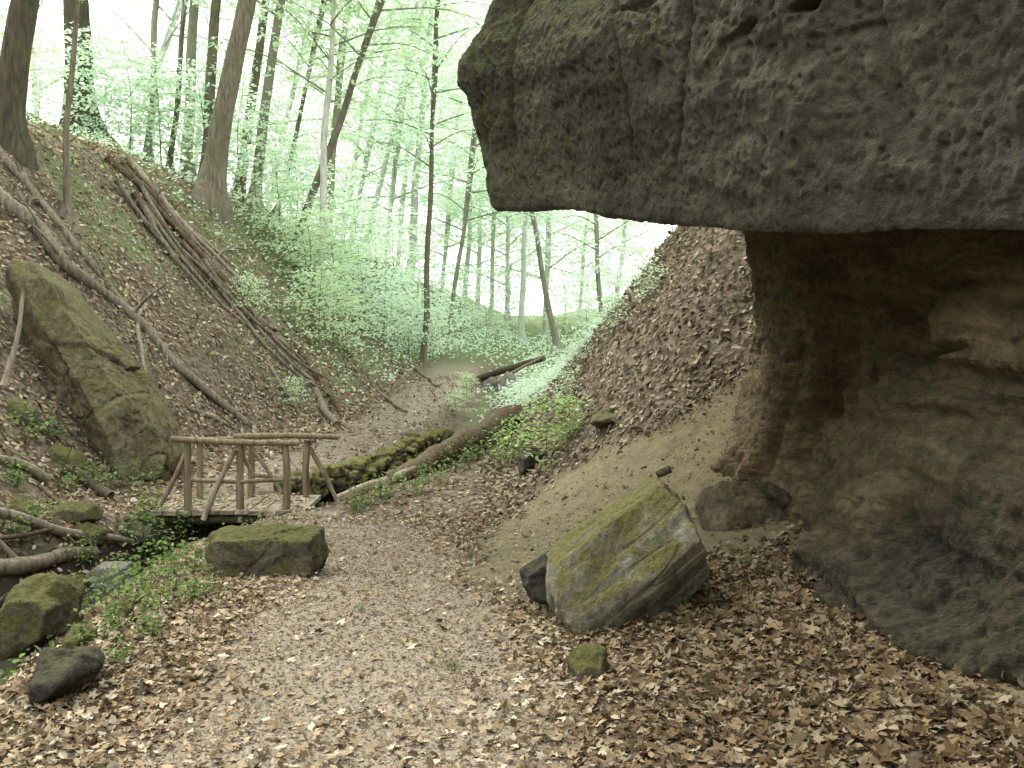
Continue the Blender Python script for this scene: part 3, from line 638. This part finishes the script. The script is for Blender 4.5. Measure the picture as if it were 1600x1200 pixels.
q = hit(52, 598); a = q-np.array([0, .7, 0]); b = a+np.array([.12, .3, 1.15]); mb = MB(); tube(mb, catmull([a, (a+b)/2+np.array([.05, 0, 0]), b], 10), np.linspace(.035, .02, 10), 7, .15)
single('broken_stem', mb, M['log_pale'], 'pale broken stem standing in front of the big slab on the left', 'stem', a)

# ------------------------------------------------------------------ footbridge
br = thing('footbridge', 'small wooden footbridge with rustic pole railings over the stream', 'bridge', (-3.0, 10.7, -.55))
Y0, Y1b = 10.4, 11.15
def pole(name, a, b, r, mt='rail', seg=9):
    mb = MB(); P = catmull([a, (np.array(a)+np.array(b))/2+np.array([random.uniform(-.025, .025), 0, random.uniform(-.015, .015)]), b], 10)
    tube(mb, P, np.linspace(r, r*.86, 10), seg, .12, 7); return part(name, mb, M[mt], br)
mb = MB()
for k in range(11):
    x0 = -3.95+k*.155; z0 = -.47+random.uniform(-.008, .008)
    v = np.array([(x0+dx*.142, y_+random.uniform(-.02, .02), z0+dz) for dz in (-.045, 0) for (dx, y_) in ((0, 10.32), (1, 10.32), (1, 11.25), (0, 11.25))])
    mb.add(v, [(0,3,2,1),(4,5,6,7),(0,1,5,4),(1,2,6,5),(2,3,7,6),(3,0,4,7)])
part('deck', mb, M['log_pale'], br, smooth=False)
for yy in (10.42, 11.12): pole('beam', (-4.0, yy, -.58), (-2.2, yy, -.58), .06, 'bark_dark')
for px in (293, 375, 445): pole('post', at(px+1, 815 if px > 300 else 800, Y0), at(px, 686, Y0), .045)
for px in (392, 480): pole('post', at(px, 795, Y1b), at(px, 688, Y1b), .045)
pole('post', at(312, 790, Y1b), at(312, 690, Y1b), .042)
pole('rail', at(268, 686, Y0), at(468, 692, Y0-.03), .038); pole('rail', at(300, 688, Y1b), at(400, 684, Y1b), .03); pole('rail', at(366, 682, Y1b), at(530, 683, Y1b), .038)
pole('rail', at(290, 749, Y0), at(378, 753, Y0), .026); pole('rail', at(375, 753, Y0-.02), at(447, 750, Y0), .024); pole('rail', at(388, 741, Y1b), at(484, 749, Y1b), .026)
pole('brace', at(318, 812, Y0-.1), at(368, 702, Y0-.05), .032, 'log_pale'); pole('brace', at(250, 790, Y0-.1), at(292, 702, Y0), .028); pole('brace', at(484, 700, Y1b), at(528, 786, Y1b-.1), .03)
pole('brace', at(394, 700, Y1b), at(440, 770, Y1b-.05), .026); pole('brace', at(378, 700, Y0), at(395, 740, Y0+.1), .022)

# ------------------------------------------------------------------ trees
GREEN = np.array([(.30,.43,.11),(.36,.48,.15),(.24,.36,.09),(.38,.50,.19),(.20,.31,.08)])
def spray(mb, c, R, n, size, droop=.12, tint=1.0):
    a = rng.uniform(0, 2*math.pi, n); r = R*np.sqrt(rng.random(n))
    pos = np.stack([np.cos(a)*r, np.sin(a)*r, rng.normal(0, .07, n)-droop*r*r], 1)+c
    nn = np.stack([np.cos(a)*.25, np.sin(a)*.25, np.ones(n)], 1)+rng.normal(size=(n, 3))*.38
    col = GREEN[rng.integers(len(GREEN), size=n)]*rng.uniform(.75, 1.15, n)[:, None]*tint
    hd = np.stack([np.cos(a), np.sin(a), -.2*np.ones(n)], 1)
    leaves(mb, pos, nn, size*rng.uniform(.7, 1.25, n), OV, OVF, col, np.ones(n), hd)
def make_crown(Hc, R, nl, ns, nleaf, size):
    lf = MB(); bw = MB()
    tube(bw, catmull([(0,0,-.3),(.1,0,Hc*.4),(-.1,.1,Hc*.95)], 8), np.linspace(.07, .015, 8), 5)
    for j in range(nl):
        t = (j+.5)/nl; z0 = Hc*.92*t; az = j*2.4+random.uniform(-.4, .4); ln = R*(1-.55*t)*random.uniform(.7, 1.15); ri = random.uniform(.1, .5)
        d = np.array([math.cos(az), math.sin(az), ri]); s0 = np.array([0, 0, z0])
        P = catmull([s0, s0+d*ln*.5+np.array([0, 0, .1]), s0+d*ln+np.array([0, 0, -.1*ln])], 6)
        tube(bw, P, np.linspace(.03, .006, 6), 4, cap=False)
        for k in range(ns):
            f_ = .25+.75*(k+random.random())/ns; q = s0+d*ln*f_; sd = np.array([-d[1], d[0], 0])*random.uniform(-.6, .6)*(.4+f_)
            spray(lf, q+sd+np.array([0, 0, random.uniform(-.3, .15)]), random.uniform(.4, .75), nleaf, size)
    return lf.mesh('crown', smooth=False), bw.mesh('branches')
CROWNS = [make_crown(9.5, 3.1, 28, 5, 25, .15) for k in range(5)]
def make_trunk(base, lean, Ht, r0, flare=1.0, bend=0, seg=16):
    n = 16; ts = np.linspace(0, 1, n)**1.25; Pn = []
    for t in ts: Pn.append(base+np.array([lean[0]*t*Ht+bend*math.sin(t*math.pi)*Ht*.1, lean[1]*t*Ht, t*Ht]))
    Pn = [base-np.array([lean[0], lean[1], 1])*1.1]+Pn
    Q = catmull(Pn, 40); hgt = Q[:, 2]-base[2]; hp = np.clip(hgt, 0, 99)
    Q[:, :2] += np.stack([perlin(np.stack([hgt*.35, np.full_like(hgt, k*7+base[0]), np.full_like(hgt, base[1])], 1)) for k in range(2)], 1)*.12*np.clip(hp, 0, 1.5)[:, None]/1.5
    fl = np.exp(-np.clip(hgt, -.3, 9)/(r0*2.0))
    R = r0*(1-.72*np.clip(hgt/Ht, 0, 1))*(1+.7*flare*fl)
    mb = MB(); tube(mb, Q, R, seg, .10, 2.5, lobes=.45*np.clip(fl, 0, 1)); return mb, Q
def tree(label, px, py, topx, wpx, bk, Ht=15, cb=.42, cs=1.0, bend=0, flare=1.0, Y=None, group=None, crown=True, leany=0):
    if Y is None: b = hit(px, py)
    else:
        b = at(px, py, Y); b[2] = hz(b[0], b[1])
    r0 = wpx/2/F*b[1]; dpy = max(py, 1)
    lx = (topx-px)/dpy
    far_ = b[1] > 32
    if far_ and bk != 'bark_sunlit': bk = 'bark_far' if bk == 'bark_far' or b[1] > 40 else 'bark_mid'
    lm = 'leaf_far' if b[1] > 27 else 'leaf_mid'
    t = thing('tree', label, 'tree', b, group)
    mb, Q = make_trunk(b, (lx, leany), Ht, r0, flare, bend); part('trunk', mb, M[bk], t)
    if crown:
        cm, bm_ = CROWNS[random.randrange(len(CROWNS))]; i = int(np.argmin(np.abs(Q[:, 2]-b[2]-cb*Ht)))
        rot = Vector((0, 0, 1)).rotation_difference(Vector((lx, leany, 1))).to_euler(); rz = random.uniform(0, 6.28)
        mtx = Matrix.Translation(Vector(Q[i]-b)) @ rot.to_matrix().to_4x4() @ Matrix.Rotation(rz, 4, 'Z') @ Matrix.Scale(cs*Ht*(1-cb)/9.5, 4)
        c = link('crown', cm, M[lm], t); c.matrix_local = mtx
        d = link('branches', bm_, M['bark_mid' if bk != 'bark_far' else bk], t); d.matrix_local = mtx
    return b
tree('leaning dark trunk cut by the left frame edge at top left', 5, 215, 48, 42, 'bark_dark', 16, .42)
tree('thin dark stem just right of the leaning trunk at the left frame edge', 20, 205, 52, 14, 'bark_dark', 13, .35)
tree('thick dark straight trunk with flared base near the top left corner', 128, 190, 124, 42, 'bark_dark', 18, .42, flare=1.3)
tree('slender sapling trunk standing below the thick dark trunk on the left slope', 105, 335, 133, 11, 'bark_grey', 7, .5, .7)
tree('smooth grey trunk just left of the stout leaning tree, with branchless stem', 291, 262, 306, 18, 'bark_mid', 16, .42)
tree('dark curved trunk behind the smooth grey one', 316, 190, 350, 18, 'bark_grey', 16, .4, bend=-.3)
tree('stout leaning tree with wide rooted foot on the edge of the left slope', 326, 312, 398, 33, 'bark_grey', 17, .42, flare=1.5)
tree('first of the two parallel grey trunks right of the stout leaning tree', 372, 302, 420, 17, 'bark_grey', 16, .35)
tree('second of the two parallel grey trunks right of the stout leaning tree', 396, 302, 446, 17, 'bark_mid', 16, .33)
tree('very thin stem leaning right of the two parallel trunks', 432, 330, 512, 8, 'bark_grey', 13, .3)
tree('long thin trunk leaning strongly right above the brushwood pile', 455, 400, 605, 13, 'bark_grey', 15, .35)
tree('upright dark trunk crossing the strongly leaning one', 508, 390, 548, 14, 'bark_mid', 15, .3)
tree('pale sunlit trunk standing among saplings on the left bank', 500, 455, 528, 13, 'bark_sunlit', 14, .35)
tree('slanting trunk in the upper middle behind the crossing pair', 570, 335, 655, 10, 'bark_mid', 15, .3)
tree('left trunk of the tall pair at the picture centre, with mossy foot', 638, 445, 678, 14, 'bark_mid', 17, .35)
tree('straight dark right trunk of the tall pair at the picture centre', 660, 490, 684, 10, 'bark_grey', 16, .38, Y=30)
tree('thin grey trunk leaning right of the tall centre pair', 700, 440, 755, 8, 'bark_grey', 15, .3, Y=36)
tree('slim trunk on the far bank left of the overhang tip', 726, 495, 752, 9, 'bark_mid', 15, .3)
tree('dark slim trunk seen under the tip of the overhang', 765, 520, 783, 8, 'bark_grey', 14, .3)
tree('leaning trunk below the overhang that tilts to the left', 872, 512, 770, 10, 'bark_grey', 14, .35, Y=38)
tree('grey trunk left of the one tilting left below the overhang', 815, 515, 832, 10, 'bark_grey', 15, .35, Y=44)
tree('narrow trunk between the overhang and the right leafy bank', 945, 480, 915, 9, 'bark_grey', 13, .25, Y=36)
tree('thin trunk at top left between the thick trunk and the smooth grey one', 228, 170, 243, 11, 'bark_mid', 15, .3)
tree('thin dark trunk right beside the one in the upper left gap', 262, 150, 280, 9, 'bark_grey', 15, .3)
far = [(790,505,48),(850,500,52),(600,330,46),(545,250,48),(690,420,55),(745,470,60),(905,490,62),(620,400,58),(410,220,46),(180,120,44),(60,90,44),(530,300,52),(960,470,55),(290,150,52)]
for i_, (px, py, Y) in enumerate(far):
    tree('slender tree in the far stand closing the valley', px, py, px+random.uniform(-10, 55), random.uniform(6, 9), 'bark_far', random.uniform(14, 19), .15, 1.15, Y=Y, group='slender trees of the far stand')

# ------------------------------------------------------------------ saplings and herbs
def make_sapling(Hs, R, nl, nleaf, size, tint=1.0):
    lf = MB(); bw = MB()
    tube(bw, catmull([(0,0,-.1),(.05*Hs,0,Hs*.5),(0,.04*Hs,Hs)], 8), np.linspace(.022, .006, 8)*Hs/2.6, 5)
    for j in range(nl):
        t = (j+.6)/nl; z0 = Hs*(.08+.92*t); az = j*2.4+random.uniform(-.5, .5); ln = R*(1.05-.6*t)*random.uniform(.6, 1.1)
        d = np.array([math.cos(az), math.sin(az), random.uniform(.0, .35)]); s0 = np.array([0, 0, z0]); tube(bw, np.array([s0, s0+d*ln*.5, s0+d*ln]), [.008, .006, .003], 4, cap=False)
        for f_ in (.35, .65, .95): spray(lf, s0+d*ln*f_, .30*R, nleaf, size, .3, tint)
    return lf.mesh('foliage', smooth=False), bw.mesh('stem')
SAPS = [make_sapling(2.6, 1.6, 17, 18, .13) for _ in range(4)]
SHRUBS = [make_sapling(1.0, .75, 14, 9, .085, .85) for _ in range(3)]
def sapling(label, px, py, hgt, group=None, Y=None, name='sapling', mt='leaf'):
    if Y is None: b = hit(px, py)
    else: b = at(px, py, Y); b[2] = hz(b[0], b[1])
    shr = name == 'shrub'
    t = thing(name, label, name, b, group); a, c = random.choice(SHRUBS if shr else SAPS); s = hgt/(1.0 if shr else 2.6); rz = random.uniform(0, 6.28)
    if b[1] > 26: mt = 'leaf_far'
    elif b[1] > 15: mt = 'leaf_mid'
    for nm_, me, mm in (('foliage', a, M[mt]), ('stem', c, M['bark_grey'])):
        o = link(nm_, me, mm, t); o.scale = (s, s, s); o.rotation_euler = (0, 0, rz)
S1 = 'pale green beech sapling crowding the left bank beside the far path'; G1 = 'beech saplings on the left bank'
for px, py, h_ in [(560,520,2.4),(600,540,2.2),(640,560,2.0),(670,565,1.8),(690,560,2.2),(520,500,2.4),(480,470,2.2),(610,500,3.0),(650,510,3.0),(560,470,3.0),(440,420,2.4),(680,520,2.6),(530,450,2.8),(590,460,3.2),(625,540,2.2),(480,430,2.6),(500,540,1.8),(545,560,1.6)]:
    sapling(S1, px, py, h_, G1, mt='leaf_mid')
S2 = 'bright green young tree on the ridge of the left slope among the trunks'; G2 = 'young trees along the left ridge'
for px, py, h_ in [(60,150,1.8),(170,190,2.0),(230,220,2.4),(350,290,2.2),(410,330,2.8),(460,370,2.8),(250,170,3.0),(380,260,3.4),(500,340,3.8),(30,170,2.4),(540,400,3.4),(200,140,3),(310,200,3.2),(440,300,3.6),(120,120,3)]:
    sapling(S2, px, py, h_, G2, mt='leaf_mid')
sapling('small sapling with layered leaves in front of the brushwood pile', 390, 500, .9, mt='leaf_mid')
sapling('small sapling low on the left slope near the straight pale log', 460, 640, .6)
sapling('lush green shrub on the right bank above the dark stone', 850, 728, .80, name='shrub')
sapling('smaller green shrub left of the lush one beside the rotten log', 800, 722, .6, name='shrub')
sapling('green shrub at the top of the right leafy bank', 1010, 470, .6, name='shrub', mt='leaf_mid')
sapling('green shrub halfway down the crest of the right bank', 950, 530, .6, name='shrub', mt='leaf_mid')
sapling('green shrub low on the crest of the right bank', 905, 575, .5, name='shrub', mt='leaf_mid')
sapling('green shrub beside the lush one nearer to the overhang', 890, 690, .5, name='shrub')
sapling('green shrub above the lush one on the left edge of the right bank', 880, 640, .55, name='shrub', mt='leaf_mid')
S3 = 'pale bush in the sunny opening at the end of the valley'; G3 = 'bushes at the end of the valley'
for px, Y, h_ in [(760,44,2.2),(800,48,2.6),(880,50,3.0),(920,46,3.0),(720,48,2.6),(960,42,3.2),(1000,44,3.5),(1050,40,3.5),(980,36,2)]:
    sapling(S3, px, 520, h_, G3, Y=Y, name='bush')
sapling('low green bush between the far path and the stream', 730, 632, .8, name='bush', mt='leaf_mid')
sapling('leafy green bush at the near end of the stream bend by the path', 712, 650, .6, name='bush')
def make_herb():
    lf = MB(); bw = MB()
    for k in range(9):
        a = random.uniform(0, 6.28); r_ = random.uniform(.02, .22); b = np.array([math.cos(a)*r_, math.sin(a)*r_, -.02]); h_ = random.uniform(.12, .32)
        tp = b+np.array([math.cos(a)*.06, math.sin(a)*.06, h_]); tube(bw, np.array([[0, 0, -.03], b+np.array([0, 0, .02]), (b+tp)/2, tp]), [.004, .004, .003, .002], 4, cap=False, col=np.array([.12, .16, .06]))
        for z in (.5, .75, 1.0): spray(lf, b+(tp-b)*z, .07, 5, .05, .5, .65)
    return lf.mesh('foliage', smooth=False), bw.mesh('stem')
HERBS = [make_herb() for _ in range(4)]
def herb(label, px, py, s, group):
    b = hit(px, py); t = thing('herb', label, 'plant', b, group); a, c = random.choice(HERBS); rz = random.uniform(0, 6.28)
    for nm_, me, mm in (('foliage', a, M['herb']), ('stem', c, M['herb'])):
        o = link(nm_, me, mm, t); o.scale = (s, s, s); o.rotation_euler = (0, 0, rz)
for px, py, s in [(210,840,1.0),(240,870,1.0),(300,835,1.1),(330,825,1.0),(270,900,.8),(225,920,.8),(300,900,.7),(180,950,.7),(250,950,.6),(200,985,.6),(320,930,.5),(160,1000,.5),(345,815,.9),(190,900,.8),(280,940,.6),(230,1000,.4),(180,1040,.4),(130,960,.6),(120,880,.8),(255,835,1.0)]:
    herb('green leafy herb on the stream bank left of the path', px, py, s, 'herbs on the stream bank')
for px, py, s in [(150,765,1.1),(40,690,1.2),(110,770,.9),(210,760,1),(20,760,.9),(60,820,.8),(235,800,.9),(180,720,1),(30,840,.8),(90,690,1)]:
    herb('green herb on the left bank above the logs and mossy stones', px, py, s, 'herbs on the left bank')
for px, py, s in [(600,780,1),(640,770,1),(680,755,1),(710,735,1.2),(740,720,1.2),(770,700,1.4),(790,730,1.1),(575,790,.9),(560,800,.7)]:
    herb('green herb growing beside the rotten brown log', px, py, s, 'herbs beside the rotten log')
for px, py, s in [(1160,885,.22),(1190,890,.2),(700,1045,.2),(560,955,.16)]:
    herb('tiny green seedling among the dead leaves of the foreground', px, py, s, 'seedlings in the foreground litter')
gc = MB(); gf = MB()
def cover(gc, n, xr, yr, dens, size, lift=.06, tint=.8):
    x = rng.uniform(*xr, n); y = rng.uniform(*yr, n); k = rng.random(n) < dens(x, y); x = x[k]; y = y[k]; n = len(x)
    pos = np.stack([x, y, H(x, y)+rng.uniform(.01, lift, n)], 1)
    col = GREEN[rng.integers(len(GREEN), size=n)]*rng.uniform(.6, 1.15, n)[:, None]*tint
    leaves(gc, pos, np.array([0, 0, 1.])+rng.normal(size=(n, 3))*.45, size*rng.uniform(.6, 1.3, n), OV, OVF, col, np.ones(n))
cover(gc, 11000, (-4.6, -1), (3, 10), lambda x, y: masks(x, y)[2]*.9*sstep(-.1, .5, perlin(np.stack([x*1.5, y*1.5, x*0], 1))+.15), .045, .12, .6)
cover(gc, 18000, (-14, -2.5), (8, 22), lambda x, y: (LF(y)-x > -.2)*masks(x, y)[2]*.8, .08, .25, 1.2)
cover(gf, 8000, (-12, -2.5), (20, 36), lambda x, y: (LF(y)-x > -.2)*masks(x, y)[2], .09, .25, 1)
cover(gf, 10000, (-1.4, 9), (12, 36), lambda x, y: sstep(-.3, .5, x-SX(y))*masks(x, y)[2], .085, .25, 1)
cover(gf, 7000, (-5, 6), (24, 48), lambda x, y: masks(x, y)[2]*(1-masks(x, y)[1]), .12, .3, 1)
cover(gf, 6000, (-.3, 2.6), (15, 28), lambda x, y: sstep(.15, .5, sun_patch_(x, y)), .10, .25, 1.1)  # very pale plants brighten the painted sun patch
single('ground_cover', gc, M['herb'], 'low green ground cover plants on the near banks and stream edge', 'ground cover', (0, 0, 0), kind='stuff', smooth=False)
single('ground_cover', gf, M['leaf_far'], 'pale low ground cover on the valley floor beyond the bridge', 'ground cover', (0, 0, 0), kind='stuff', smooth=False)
fw = MB()
for _ in range(1700):
    Y = random.uniform(60, 110); x = random.uniform(-.62, .5)*Y; z = hz(x, Y)+abs(random.gauss(0, 1))*12+random.uniform(0, 3)
    spray(fw, np.array([x, Y, z]), random.uniform(1.0, 2.8), 26, .42, .05, 1.0)
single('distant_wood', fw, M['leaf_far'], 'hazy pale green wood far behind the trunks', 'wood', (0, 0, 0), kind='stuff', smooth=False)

# ------------------------------------------------------------------ light
W = bpy.data.worlds.new('World'); scene.world = W; W.use_nodes = True; nt = W.node_tree
bg = nt.nodes['Background']; sky = nt.nodes.new('ShaderNodeTexSky'); sky.sky_type = 'NISHITA'; sky.sun_disc = False
el, azm = math.radians(52), math.radians(-38)    # azimuth measured from +Y towards +X
sky.sun_elevation = el; sky.sun_rotation = azm; sky.dust_density = 3; sky.air_density = 1.0
mx = nt.nodes.new('ShaderNodeMix'); mx.data_type = 'RGBA'; mx.inputs[0].default_value = .8; mx.inputs[7].default_value = (24.0, 25.2, 24.4, 1)
nt.links.new(sky.outputs[0], mx.inputs[6]); nt.links.new(mx.outputs[2], bg.inputs[0]); bg.inputs[1].default_value = .15
sd = bpy.data.lights.new('sun', 'SUN'); so = bpy.data.objects.new('sun', sd); COL.objects.link(so); sd.energy = 5.0; sd.angle = math.radians(10); sd.color = (1, .96, .88)
dv = Vector((math.sin(azm)*math.cos(el), math.cos(azm)*math.cos(el), math.sin(el)))
so.rotation_euler = dv.to_track_quat('Z', 'Y').to_euler()
